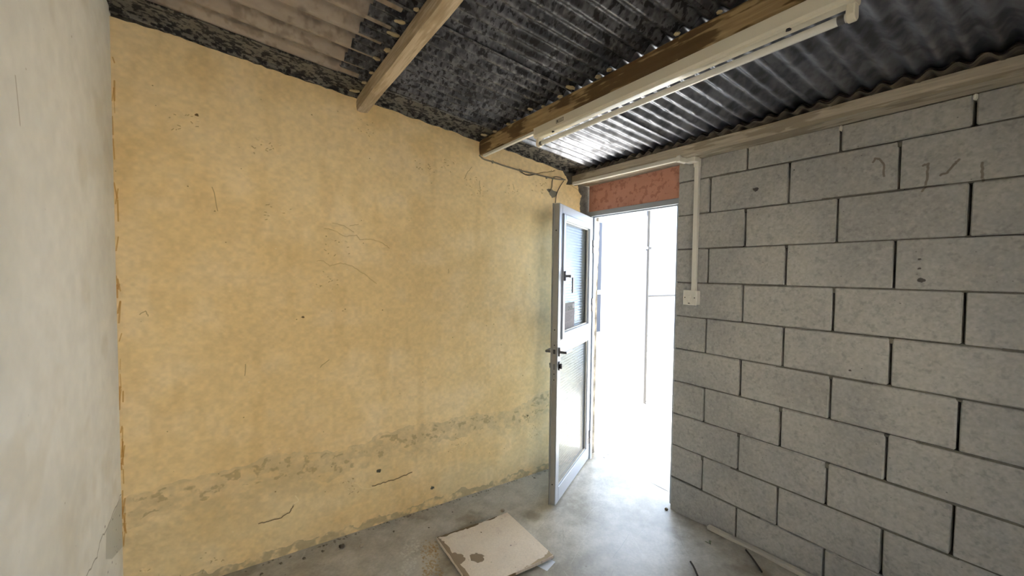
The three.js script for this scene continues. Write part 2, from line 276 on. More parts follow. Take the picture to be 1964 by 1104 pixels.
const rubble = tile(canvasTex(256, 256, (u, v) => { const n = fbm(1, u, v, 6, 4), l = fbm(3, u * 0.2, v, 40, 2); return C3([52, 48, 43], [168, 154, 130], n * 0.4 + l * 0.5); }), 0.3);
const mEdge = std({ map: rubble, roughness: 0.9 });
const redTex = tile(canvasTex(512, 512, (u, v) => { const n = fbm(1, u, v, 5, 4), k = fbm(4, u, v, 30, 4); let c = C3([186, 132, 112], [208, 154, 134], n); c = C3(c, [160, 106, 88], 0.6 * sstep(0.55, 0.68, k)); return c; }, (g, w) => { for (let i = 0; i < 60; i++) { const x = rr(0, w), y = rr(0, w), a = rr(0, 6.28), l = rr(10, 40); g.strokeStyle = rnd() < 0.5 ? 'rgba(190,140,118,0.5)' : 'rgba(84,46,36,0.5)'; g.lineWidth = rr(0.6, 1.6); g.beginPath(); g.moveTo(x, y); g.quadraticCurveTo(x + l * Math.cos(a) + rr(-9, 9), y + l * Math.sin(a) + rr(-9, 9), x + l * 1.6 * Math.cos(a + 0.4), y + l * 1.6 * Math.sin(a + 0.4)); g.stroke(); } }), 0.8);
const mRed = std({ map: redTex, roughness: 0.8, bumpMap: redTex, bumpScale: 0.003 });

const mAlu = std({ color: 0xa4abb6, roughness: 0.42, metalness: 0.25 });
const mAluEdge = std({ color: 0x9c9a94, roughness: 0.5, metalness: 0.3 });
const mSteel = std({ color: 0x77777a, roughness: 0.35, metalness: 0.8 });
const mDarkMetal = std({ color: 0x4a4a4e, roughness: 0.4, metalness: 0.6 });
const mBlack = std({ color: 0x161616, roughness: 0.7 });
const mRubber = std({ color: 0x38373a, roughness: 0.8 });
const mGlass = new THREE.MeshPhysicalMaterial({ color: 0xd6dfe6, roughness: 0.1, transmission: 0.97, thickness: 0, ior: 1.35, specularIntensity: 0.6 });
const mClear = new THREE.MeshPhysicalMaterial({ color: 0xffffff, roughness: 0, transmission: 1, thickness: 0, ior: 1.45 });
const mPvc = std({ color: 0xe6e3da, roughness: 0.45 });
const mEnamel = new THREE.MeshPhysicalMaterial({ color: 0xe6dfcc, roughness: 0.32, clearcoat: 0.5, clearcoatRoughness: 0.2 });
const mTube = new THREE.MeshPhysicalMaterial({ color: 0xe9e8e2, roughness: 0.22, clearcoat: 0.6, clearcoatRoughness: 0.1 });
const mCable = std({ color: 0x837a68, roughness: 0.7 });

// ---------------------------------------------------------------- floor and yard
const floorH = (x, z) => {
  let h = 0.05 * sstep(1.0, 1.55, x) * sstep(0.7, 0.0, z) + (fbm(1, (x + 1) / 6, (z + 1) / 6, 12, 3) - 0.5) * 0.012;
  h -= 0.012 * sstep(0.35, 0.6, x) * sstep(1.3, 0.7, x) * sstep(1.2, 0.5, z);
  return h;
};
{
  const g = new THREE.PlaneGeometry(ROOM_X + 0.4, ROOM_Z + 0.4, 90, 72); g.rotateX(-Math.PI / 2); g.translate((ROOM_X) / 2, 0, (ROOM_Z) / 2);
  const p = g.attributes.position, uv = g.attributes.uv;
  for (let i = 0; i < p.count; i++) { const x = p.getX(i), z = p.getZ(i); p.setY(i, floorH(x, z)); uv.setXY(i, x, z); }
  g.computeVertexNormals();
  const slab = cbox(-0.2, -0.25, -0.2, ROOM_X + 0.2, -0.03, ROOM_Z + 0.2, 0.005);
  const fl = mesh('floor', merge([g, slab]), mFloor); tag(fl, 'worn grey concrete floor of the room', 'floor', null, 'structure');
  const y = mesh('yard_ground', boxUV(new THREE.BoxGeometry(18, 0.2, 14).translate(-2, -0.112, -7.2)), mFloor); tag(mesh('yard_ground_001', boxUV(new THREE.BoxGeometry(9, 0.2, 16).translate(ROOM_X + 0.2 + 4.5, -0.115, 3)), std({ color: 0x4a4034, roughness: 1 })), 'unseen ground outside the added window, made dark to cut bounce onto the roof', 'ground', null, 'structure'); tag(y, 'bright concrete ground outside the open door', 'ground', null, 'structure');  // ground beyond the added window is darkened to hold back upward bounce light
}

// ---------------------------------------------------------------- yellow wall (plaster coat on a masonry core)
{
  const w = group('wall_back'); tag(w, 'yellow plastered wall with a damp tide mark along its foot', 'wall', null, 'structure');
  const core = [[-0.19, -0.2], [ROOM_Z + 0.18, -0.2], [ROOM_Z + 0.18, roofY(ROOM_Z + 0.18) - 0.002], [-0.19, roofY(-0.19) - 0.002]];
  mesh('masonry', extrudeZY(core, -0.22, -0.022), mMortar, w);
  const coat = [];
  coat.push([ROOM_Z + 0.02, -0.02]);
  // ragged upper edge from the white wall to the block wall (a little below the sheets)
  const top = [[ROOM_Z + 0.02, 2.776], [2.749, 2.765], [2.498, 2.735], [2.234, 2.702], [1.916, 2.672], [1.51, 2.632], [1.063, 2.583], [0.748, 2.54], [0.255, 2.468], [0.2, 2.40]];
  for (const q of jagged(top, 9, 0.004)) coat.push(q);
  const end = [[0.217, 2.362], [0.083, 2.374], [0.076, 2.331], [0.045, 2.287], [0.062, 2.219], [0.06, 2.15], [-0.05, 2.12], [-0.178, 2.088], [-0.177, 1.881], [-0.164, 1.649], [-0.156, 1.464], [-0.142, 1.279], [-0.143, 0.999], [-0.131, 0.72], [-0.134, 0.342], [-0.135, -0.02]];
  for (const q of jagged(end, 6, 0.006)) coat.push(q);
  mesh('plaster', extrudeZY(coat.reverse(), -0.022, 0, 0.0015), mYellow, w);
}

// ---------------------------------------------------------------- white wall and the wall behind the camera
{
  const x1 = ROOM_X + 0.2;
  const g = cbox(-0.022, -0.2, ROOM_Z, x1, roofY(ROOM_Z) + 0.03, ROOM_Z + 0.18, 0.003);
  tag(mesh('wall_left', g, mWhite), 'off-white plastered wall at the left meeting the yellow wall', 'wall', null, 'structure');
  // wall behind the camera with an unseen window opening added for fill light (z WZ0..WZ1, y WY0..WY1)
  const [WZ0, WZ1, WY0, WY1] = [1.8, 2.8, 1.0, 1.9], X0 = ROOM_X, X1 = ROOM_X + 0.2, top = (z) => roofY(z) - 0.005;
  const wf = mesh('wall_front', merge([extrudeZY([[0, -0.2], [WZ0, -0.2], [WZ0, top(WZ0)], [0, top(0)]], X0, X1), extrudeZY([[WZ1, -0.2], [ROOM_Z, -0.2], [ROOM_Z, top(ROOM_Z)], [WZ1, top(WZ1)]], X0, X1), cbox(X0, -0.2, WZ0, X1, WY0, WZ1, 0.002), extrudeZY([[WZ0, WY1], [WZ1, WY1], [WZ1, top(WZ1)], [WZ0, top(WZ0)]], X0, X1)]), mWhite);
  tag(wf, 'off-white plastered wall behind the camera with an added window for fill light', 'wall', null, 'structure');
  const wn = group('window_1'); tag(wn, 'unseen white framed window added behind the camera for fill light', 'window', null, 'structure');
  const fr = []; for (const z of [WZ0, (WZ0 + WZ1) / 2 - 0.025, WZ1 - 0.05]) fr.push(cbox(X0 + 0.08, WY0, z, X0 + 0.13, WY1, z + 0.05, 0.003)); for (const y of [WY0, WY1 - 0.05]) fr.push(cbox(X0 + 0.082, y, WZ0, X0 + 0.128, y + 0.05, WZ1, 0.003));
  mesh('added_window_frame', merge(fr), mPvc, wn);
  for (const [a, b] of [[WZ0 + 0.05, (WZ0 + WZ1) / 2 - 0.025], [(WZ0 + WZ1) / 2 + 0.025, WZ1 - 0.05]]) mesh('glass_pane', cbox(X0 + 0.103, WY0 + 0.05, a, X0 + 0.107, WY1 - 0.05, b, 0.0005), mClear, wn);
}

// ---------------------------------------------------------------- block wall
const BH = 0.225, BL = 0.45, WTOP = 2.38, WT = 0.15;
{
  const w = group('wall_right'); tag(w, 'grey painted concrete block wall in running bond', 'wall', null, 'structure');
  const V = 0.011, H = 0.006, xEnd = ROOM_X + 0.1;
  const beds = [], plugs = [];
  for (let c = 0; c < 11; c++) {
    const y0 = c * BH + (c ? H / 2 : -0.1), y1 = c === 10 ? WTOP : (c + 1) * BH - H / 2;
    // courses alternate: even rows (from the floor) start with a full block, odd rows with a half
    let x = WX, first = true;
    while (x < xEnd - 0.05) {
      let l = first && c % 2 === 1 ? BL / 2 : BL; const xe = Math.min(x + l, xEnd);
      const a = first ? x : x + V / 2, b = xe - V / 2, dz = rr(-0.0035, 0.0015);
      mesh('block', cbox(a, y0 + rr(-0.001, 0.001), -WT, b, y1 + rr(-0.001, 0.001), dz, rr(0.003, 0.006), 0.0012), mBlock, w);
      // perpend, raked back; a smear of mortar at its head in places
      beds.push(cbox(xe - V, y0, -WT + 0.01, xe + V, y1, -0.055, 0.001));
      if (rnd() < 0.45) beds.push(cbox(xe - V * 0.9, y1 - rr(0.008, 0.03), -0.06, xe + V * 0.9, y1 + 0.001, -0.004, 0.002));
      if (c === 10 && (Math.abs(xe - WX - 0.9) < 0.02 || Math.abs(xe - WX - 1.35) < 0.02)) plugs.push(cbox(xe - 0.007, y1 - 0.026, -0.05, xe + 0.007, y1, 0.002, 0.005));  // small white plug at the head of two top-course joints
      x = xe; first = false;
    }
    if (c < 10) { // bed joint in runs, some struck flush, some raked
      let bx = WX;
      while (bx < xEnd) { const l = rr(0.08, 0.42), e = Math.min(bx + l, xEnd), t = rnd(); const f = t < 0.3 ? -0.0035 : t < 0.6 ? -0.009 : -0.02; beds.push(cbox(bx, (c + 1) * BH - H / 2 - 0.002, -WT + 0.01, e, (c + 1) * BH + H / 2 + 0.002, f, 0.001)); bx = e; }
    }
  }
  mesh('mortar', merge(beds), mJoint, w);
  for (const p of plugs) { const o = mesh('joint_plug', p, mPvc, w); o.userData.label = 'white plug at the head of an open joint'; }
}

// ---------------------------------------------------------------- roof
{
  const roof = group('ceiling'); tag(roof, 'corrugated sheet roof, black stained below and grey brown above', 'ceiling', null, 'structure');
  const P = 0.0762;
  function sheet(name, x0, x1, z0, z1, pitch, amp, lift, m, opts = {}) {
    const nx = Math.round((x1 - x0) / pitch * 12), nz = opts.nz || 10, th = opts.th || 0.0018;
    const pos = [], uv = [], ind = [];
    const dents = opts.dents || [];
    for (const s of [0, 1]) for (let j = 0; j <= nz; j++) for (let i = 0; i <= nx; i++) {
      const x = mix(x0, x1, i / nx), z = mix(z0, z1, j / nz);
      let y = roofY(z) + amp + lift - amp * Math.cos(2 * Math.PI * x / pitch + (opts.ph || 0));
      y -= (opts.dip || 0) * sstep(0.03, 0, x1 - x);                     // free edge of the side lap hangs a little
      for (const [dx, dz, r, d] of dents) { const q = ((x - dx) / r) ** 2 + ((z - dz) / (r * 0.4)) ** 2; if (q < 4) y += d * Math.exp(-q); }
      pos.push(x, y + s * th, z); uv.push(x + (opts.uo || 0), z);
    }
    const W = nx + 1, N = W * (nz + 1);
    for (let j = 0; j < nz; j++) for (let i = 0; i < nx; i++) { const a = j * W + i, b = a + 1, c = a + W, d = c + 1; ind.push(a, b, d, a, d, c, N + a, N + d, N + b, N + a, N + c, N + d); }
    for (let i = 0; i < nx; i++) { let a = i, b = i + 1; ind.push(a, N + b, b, a, N + a, N + b); a += nz * W; b += nz * W; ind.push(a, b, N + b, a, N + b, N + a); }
    for (let j = 0; j < nz; j++) { let a = j * W, c = a + W; ind.push(a, c, N + c, a, N + c, N + a); a += nx; c += nx; ind.push(a, N + c, c, a, N + a, N + c); }
    const g = new THREE.BufferGeometry(); g.setAttribute('position', new THREE.Float32BufferAttribute(pos, 3)); g.setAttribute('uv', new THREE.Float32BufferAttribute(uv, 2)); g.setIndex(ind); g.computeVertexNormals();
    return mesh(name, g, m, roof);
  }
  const laps = [0.2, 0.962, 1.724, 2.486, 3.248, 4.06];
  const dents = []; for (let i = 0; i < 70; i++) dents.push([rr(0.25, 1.7), rnd() < 0.75 ? rr(0.3, 0.85) : rr(1.1, 1.8), rr(0.02, 0.045), rr(-0.006, 0.005)]);
  for (let i = 0; i < 5; i++) {
    sheet('dark_roof_sheet', laps[i] - 0.02, laps[i + 1] + 0.012, -0.75, 1.03, P, 0.0125, 0.0005 + 0.0022 * (i % 2), mSheetClean, { nz: 110, dents, dip: 0.006, uo: i * 0.37, ph: -2 * Math.PI * 0.2 / P });
    sheet('dark_roof_sheet', laps[i] - 0.02, laps[i + 1] + 0.012, 0.93, 2.035, P, 0.0125, 0.0045 + 0.0022 * (i % 2), mSheet, { nz: 60, dents, dip: 0.006, uo: i * 0.37, ph: -2 * Math.PI * 0.2 / P });
  }
  // first strip beside the yellow wall, bedded on mortar
  sheet('dark_roof_sheet', -0.16, 0.213, -0.75, 2.035, 0.155, 0.006, 0.003, mMould, { nz: 20, dip: 0.008, ph: 1.0 });
  // older fibre-cement sheets up the slope, lapping over the dark ones
  sheet('brown_roof_sheet', -0.16, 0.21, 1.9, 3.3, 0.22, 0.006, 0.004, mMould, { nz: 12, th: 0.006, dip: 0.008, ph: 1.0 });
  const bl = [0.2, 1.222, 2.244, 3.266, 4.06];
  for (let i = 0; i < 4; i++) sheet('brown_roof_sheet', bl[i] - 0.01, bl[i + 1] + 0.02, 1.93, 3.3, 0.146, 0.022, 0.006 + 0.004 * (i % 2), mFibre, { nz: 12, th: 0.006, dip: 0.004, uo: i * 0.4, ph: -2 * Math.PI * 0.2 / 0.146 });
  // mortar fillet between plaster and sheets along the yellow wall
  const pts = [];
  for (let i = 0; i <= 60; i++) { const z = mix(0.2, ROOM_Z, i / 60); pts.push([z, roofY(z) - 0.014 + rr(-0.006, 0.006)]); }
  for (let i = 60; i >= 0; i--) { const z = mix(0.2, ROOM_Z, i / 60); pts.push([z, roofY(z) + 0.014]); }
  const fil = mesh('mortar_fillet', extrudeZY(pts, -0.1, 0.012, 0.003), mMould, roof); fil.userData.label = 'mould-stained mortar bedding under the sheet edge';
}

// timbers
function timber(name, x0, y0, z0, x1, y1, z1, m, label) {
  const g = new THREE.BoxGeometry(x1 - x0, y1 - y0, z1 - z0, 30, 3, 3), p = g.attributes.position;
  const hw = [(y1 - y0) / 2, (z1 - z0) / 2];
  for (let i = 0; i < p.count; i++) {
    const x = p.getX(i), y = p.getY(i), z = p.getZ(i); const w = (fbm(2, (x + 3) / 8, 0.3, 24, 2) - 0.5) * 0.008;
    let fy = y, fz = z; if (Math.abs(Math.abs(y) - hw[0]) < 1e-5 && Math.abs(Math.abs(z) - hw[1]) < 1e-5) { fy -= Math.sign(y) * 0.004; fz -= Math.sign(z) * 0.004; }
    p.setXYZ(i, x, fy + w, fz + w * 0.6);
  }
  g.translate((x0 + x1) / 2, (y0 + y1) / 2, (z0 + z1) / 2);
  const t = group(name); mesh('timber', boxUV(g), m, t); tag(t, label, 'beam', 'roof timbers'); return t;
}
function lump(r, sx, sy, sz) { const g = new THREE.IcosahedronGeometry(r, 3), p = g.attributes.position; for (let i = 0; i < p.count; i++) { const v = new THREE.Vector3().fromBufferAttribute(p, i); const n = 0.45 + 1.1 * fbm(1, v.x / r * 0.07 + 0.5, (v.y + v.z) / r * 0.07 + 0.5, 16, 2); p.setXYZ(i, v.x * n * sx, v.y * n * sy, v.z * n * sz); } return boxUV(g); }
const purlin1 = timber('roof_purlin', -0.02, 2.590, 1.822, ROOM_X, 2.674, 1.892, mWoodA, 'pale clean timber purlin nearest the white wall');
const purlin2 = timber('roof_purlin_001', -0.02, 2.468, 0.975, ROOM_X, 2.574, 1.045, mWoodB, 'dark blotchy timber purlin carrying the fluorescent light');
for (const [pl, zf, yy, n] of [[purlin1, 1.897, 2.676, 9], [purlin2, 1.048, 2.576, 12]]) for (let i = 0; i < n; i++) {
  const x = 0.1 + i * (i < 10 ? 0.13 : 0.15) + rr(-0.03, 0.03), long = rnd() < 0.4;
  const l = mesh('foam_dab', lump(rr(0.009, 0.015), 1.0, 0.55, long ? rr(1.8, 3.0) : 1.1), mFoam, pl); l.position.set(x, yy + rr(-0.006, 0.005), zf + (long ? 0.016 : 0) + rr(-0.004, 0.006)); l.rotation.y = rr(-0.5, 0.5);
}
{ // wall plate over the block wall and the door
  const g = new THREE.BoxGeometry(ROOM_X + 0.02, 0.066, 0.2, 40, 3, 3), p = g.attributes.position;
  for (let i = 0; i < p.count; i++) { const x = p.getX(i), z = p.getZ(i); const w = (fbm(3, (x + 4) / 8, 0.6, 32, 3) - 0.5) * 0.01; p.setY(i, p.getY(i) + w * 0.6); if (z > 0.02) p.setZ(i, z + w + 0.05 * (0.5 - (x + ROOM_X / 2) / ROOM_X)); }
  g.translate(ROOM_X / 2 - 0.01, 2.38 + 0.033, 0.015);
  const b = group('wall_plate'); mesh('timber', boxUV(g), mWoodC, b); tag(b, 'grey weathered timber wall plate along the top of the block wall', 'beam', 'roof timbers');
}
{ // ragged layered closure between the wall plate and the sheets: waved strips of old felt
  const o = group('roof_closure'); tag(o, 'ragged layered wavy felt strip between wall plate and roof sheets', 'felt strip');
  for (let k = 0; k < 4; k++) {
    const nx = 420, pos = [], ind = [], uv = []; const zf = 0.15 - k * 0.012, th = 0.006;
    for (let i = 0; i <= nx; i++) {
      const x = mix(0.01, ROOM_X - 0.01, i / nx), wv = -0.0105 * Math.cos(2 * Math.PI * (x - 0.2) / 0.0762 + 0.2 * k) * (1.05 - 0.08 * k) + (fbm(k, x / 4, 0.2, 80, 3) - 0.5) * 0.014;
      const zz = zf + (fbm(k + 1, x / 4, 0.7, 60, 3) - 0.5) * 0.03 + 0.02 * (1 - x / ROOM_X), y = 2.458 + 0.0082 * k + wv;
      pos.push(x, y, zz, x, y + th, zz - 0.002, x, y + th, -0.08, x, y, -0.08); uv.push(x, 0, x, 0.01, x, 0.2, x, 0.22);
    }
    for (let i = 0; i < nx; i++) for (let q = 0; q < 4; q++) { const a = i * 4 + q, b = i * 4 + (q + 1) % 4, c = a + 4, d = b + 4; ind.push(a, c, b, b, c, d); }
    const g = new THREE.BufferGeometry(); g.setAttribute('position', new THREE.Float32BufferAttribute(pos, 3)); g.setAttribute('uv', new THREE.Float32BufferAttribute(uv, 2)); g.setIndex(ind); g.computeVertexNormals();
    mesh('felt_layer', g, mEdge, o);
  }
}

// ---------------------------------------------------------------- over-door panel, door frame
{
  const g = cbox(0.0, 2.155, -0.075, WX, 2.385, -0.045, 0.002);
  tag(mesh('transom_panel', g, mRed), 'reddish brown fibreboard panel above the door opening', 'panel');
  const f = group('trim_1'); tag(f, 'silver aluminium door frame around the bright opening', 'door frame', null, 'structure');
  mesh('head', merge([cbox(0.0, 2.118, -0.09, WX, 2.158, -0.035, 0.002), cbox(0.04, 2.108, -0.09, WX - 0.03, 2.119, -0.06, 0.001)]), mAlu, f);
  mesh('post', merge([cbox(0.004, 0, -0.085, 0.042, 2.118, -0.035, 0.002), cbox(0.042, 0, -0.085, 0.054, 2.118, -0.062, 0.001)]), mAlu, f);
  mesh('post', merge([cbox(WX - 0.038, 0, -0.09, WX - 0.002, 2.118, -0.045, 0.002)]), mAlu, f);
}
// ---------------------------------------------------------------- door leaf. local x runs from hinge (0) to lock edge (L), local z points to the seen face
{
  const L = 0.83, TK = 0.044, B = 0.012, T = 2.105;
  const A = [0.466, 0.678], d = [0.498, 0.867];
  const o = group('door_1', A[0] - d[0] * L, 0, A[1] - d[1] * L); tag(o, 'open silver aluminium door with two ribbed glass panels', 'door', null, 'structure');
  o.rotation.y = -Math.atan2(d[1], d[0]);      // local +x -> (d0, d1); local -z is the seen side
  const zf = 0, zb = TK;                        // seen face at local z = 0 (normal -z)
  const bar = (name, x0, y0, x1, y1, m = mAlu, p = o) => mesh(name, cbox(x0, y0, zf, x1, y1, zb, 0.0025), m, p);
  bar('stile', 0, B, 0.062, T); 
  const ls = bar('stile', L - 0.062, B, L, T);
  bar('top_rail', 0.062, T - 0.062, L - 0.062, T); bar('middle_rail', 0.062, 1.062, L - 0.062, 1.165); bar('bottom_rail', 0.062, B, L - 0.062, 0.118);
  // lock edge face strip and its groove
  const edge = mesh('lock_edge', merge([cbox(L, B + 0.004, 0.004, L + 0.004, T - 0.004, TK - 0.006, 0.001), cbox(L - 0.002, B, TK, L + 0.008, T, TK + 0.006, 0.001)]), mAluEdge, o);
  edge.userData.label = 'dull grey lock edge of the leaf';
  for (const y of [0.16, 1.24, 1.92]) mesh('screw', cyl(0.0045, 0.003, 'x', 10).translate(L + 0.0045, y, TK / 2), mBlack, edge);
  const plate = mesh('lock_plate', cbox(L + 0.003, 0.88, 0.008, L + 0.006, 1.15, 0.034, 0.001), mAluEdge, o);
  mesh('latch', cbox(L + 0.004, 1.075, 0.013, L + 0.011, 1.105, 0.03, 0.003), mDarkMetal, plate);
  mesh('bolt_slot', cbox(L + 0.004, 0.965, 0.015, L + 0.0068, 1.005, 0.028, 0.001), mSteel, plate);
  for (const y of [0.895, 0.935, 1.135]) mesh('screw', cyl(0.004, 0.003, 'x', 10).translate(L + 0.0065, y, 0.021), mBlack, plate);
  // ribbed glass: horizontal reeds
  function reeded(x0, x1, y0, y1, z, pitch) {
    const n = Math.round((y1 - y0) / pitch) * 8, pos = [], uv = [], ind = [];
    for (let j = 0; j <= n; j++) for (const s of [0, 1]) { const y = mix(y0, y1, j / n), q = 0.0055 * Math.abs(Math.sin(Math.PI * (y - y0) / pitch)); pos.push(s ? x1 : x0, y, z - q); uv.push(s ? x1 : x0, y); }
    for (let j = 0; j < n; j++) { const a = j * 2; ind.push(a, a + 1, a + 3, a, a + 3, a + 2); }
    const M = (n + 1) * 2; for (const [X, Y] of [[x0, y0], [x1, y0], [x1, y1], [x0, y1]]) { pos.push(X, Y, z + 0.003); uv.push(X, Y); } ind.push(M, M + 2, M + 1, M, M + 3, M + 2);
    const g = new THREE.BufferGeometry(); g.setAttribute('position', new THREE.Float32BufferAttribute(pos, 3)); g.setAttribute('uv', new THREE.Float32BufferAttribute(uv, 2)); g.setIndex(ind); g.computeVertexNormals(); return g;
  }
  const lower = mesh('glass_pane', reeded(0.058, L - 0.058, 0.112, 1.068, 0.027, 0.0215), mGlass, o); lower.userData.label = 'lower ribbed glass pane';
  // glazing beads, lower
  const bead = (x0, y0, x1, y1, w, z0, z1, m, p) => mesh('glazing_bead', merge([cbox(x0, y0, z0, x0 + w, y1, z1, 0.001), cbox(x1 - w, y0, z0, x1, y1, z1, 0.001), cbox(x0, y0, z0, x1, y0 + w, z1, 0.001), cbox(x0, y1 - w, z0, x1, y1, z1, 0.001)]), m, p);
  bead(0.06, 0.114, L - 0.06, 1.066, 0.012, 0.012, 0.024, mAluEdge, o); bead(0.058, 0.112, L - 0.058, 1.068, 0.008, 0.024, 0.028, mRubber, o);
  // upper opening sash standing a little proud of the leaf
  const sash = group('window_sash'); o.add(sash);
  const sx0 = 0.064, sx1 = L - 0.064, sy0 = 1.168, sy1 = T - 0.064, sw = 0.042;
  mesh('sash_frame', merge([cbox(sx0, sy0, -0.012, sx0 + sw, sy1, 0.03, 0.003), cbox(sx1 - sw, sy0, -0.012, sx1, sy1, 0.03, 0.003), cbox(sx0 + sw, sy0, -0.012, sx1 - sw, sy0 + sw, 0.03, 0.003), cbox(sx0 + sw, sy1 - sw, -0.012, sx1 - sw, sy1, 0.03, 0.003)]), mAlu, sash);
  mesh('glass_pane', reeded(sx0 + sw - 0.004, sx1 - sw + 0.004, sy0 + sw - 0.004, sy1 - sw + 0.004, 0.027, 0.0215), mGlass, sash).userData.label = 'upper ribbed glass pane';
  bead(sx0 + sw - 0.002, sy0 + sw - 0.002, sx1 - sw + 0.002, sy1 - sw + 0.002, 0.012, 0.008, 0.02, mAluEdge, sash);
  bead(sx0 + sw - 0.003, sy0 + sw - 0.003, sx1 - sw + 0.003, sy1 - sw + 0.003, 0.006, 0.02, 0.028, mRubber, sash);
  const hx = L - 0.085;
  mesh('casement_handle', merge([cbox(hx - 0.016, 1.575, -0.026, hx + 0.016, 1.645, -0.012, 0.004), cyl(0.009, 0.03, 'z', 14).translate(hx, 1.61, -0.038), cbox(hx - 0.05, 1.60, -0.062, hx + 0.01, 1.618, -0.048, 0.004), cbox(hx - 0.062, 1.49, -0.06, hx - 0.044, 1.618, -0.05, 0.004)]), mSteel, sash).userData.label = 'dark grey casement handle';
  // lever handles either side and the key cylinder
  for (const s of [-1, 1]) {
    const z0 = s < 0 ? 0 : TK, lx = L - 0.032, y = 1.083;
    const hd = mesh('lever_handle', merge([cbox(lx - 0.014, 1.052, Math.min(z0, z0 + s * 0.01), lx + 0.014, 1.118, Math.max(z0, z0 + s * 0.01), 0.005), cyl(0.0095, 0.045, 'z', 16).translate(lx, y, z0 + s * 0.03), cbox(lx - 0.125, y - 0.009, Math.min(z0 + s * 0.042, z0 + s * 0.058), lx + 0.01, y + 0.009, Math.max(z0 + s * 0.042, z0 + s * 0.058), 0.005)]), mSteel, o);
    hd.userData.label = s < 0 ? 'steel lever handle on the seen face' : 'steel lever handle on the hidden face';
    mesh('lock_cylinder', merge([cbox(lx - 0.013, 0.955, Math.min(z0, z0 + s * 0.008), lx + 0.013, 1.02, Math.max(z0, z0 + s * 0.008), 0.005), cyl(0.0085, 0.024, 'z', 14).translate(lx, 0.995, z0 + s * 0.012), cbox(lx - 0.006, 0.968, Math.min(z0, z0 + s * 0.024), lx + 0.006, 0.995, Math.max(z0, z0 + s * 0.024), 0.002)]), mDarkMetal, o);
  }
  // hinges
  for (const y of [0.2, 1.36, 1.86]) { const h = mesh('hinge', merge([cyl(0.0085, 0.052, 'y', 14).translate(-0.008, y + 0.029, -0.006), cyl(0.0085, 0.05, 'y', 14).translate(-0.008, y - 0.029, -0.006), cbox(-0.006, y - 0.052, -0.004, 0.034, y, 0.0, 0.001), cbox(-0.034, y, -0.004, -0.006, y + 0.054, 0.0, 0.001)]), mSteel, o); }
}
{ // printed leaflet in a plastic sleeve, taped to the upper pane
  const tx = canvasTex(256, 320, (u, v) => { const n = fbm(1, u, v, 6, 3); return v > 0.72 ? [104 + 20 * n, 104 + 20 * n, 110 + 20 * n] : [122 + 18 * n, 112 + 18 * n, 124 + 18 * n]; }, (g) => {
    g.fillStyle = '#1c1c22'; g.font = 'bold 62px sans-serif'; g.fillText('DOC', 92, 84);
    g.fillStyle = '#b6b4ba'; g.fillRect(196, 20, 74, 52); g.fillStyle = '#4c4a52'; for (let i = 0; i < 4; i++) g.fillRect(18, 22 + i * 16, 56, 6);
    g.fillStyle = '#5c5460'; for (let i = 0; i < 6; i++) g.fillRect(20, 108 + i * 17, 190 - (i % 3) * 26, 7);
    for (let i = 0; i < 9; i++) { g.fillStyle = i % 2 ? '#56505c' : '#8e8894'; g.fillRect(18 + i * 24, 222, 14, 80); }
  });
  const m = std({ map: tx, roughness: 0.75, color: 0x8c8c8c });
  const g = new THREE.PlaneGeometry(0.235, 0.21, 8, 8), p = g.attributes.position; for (let i = 0; i < p.count; i++) p.setZ(i, 0.004 * Math.sin(p.getX(i) * 22) * (p.getY(i) > 0 ? 1 : 0.4));
  const back = g.clone().translate(0, 0, -0.0008); back.index.array.reverse();
  const o = mesh('leaflet', mergeGeometries([g, back]), m);
  const L = 0.83, A = [0.466, 0.678], d = [0.498, 0.867], s = -0.285;
  // seen-face normal points to (d1, -d0)
  const off = -0.014;
  o.position.set(A[0] + d[0] * s + d[1] * off, 1.305, A[1] + d[1] * s - d[0] * off); o.rotation.y = Math.atan2(d[1], -d[0]); o.rotation.z = 0.03;
  tag(o, 'small printed leaflet stuck on the upper ribbed glass of the door', 'leaflet');
}

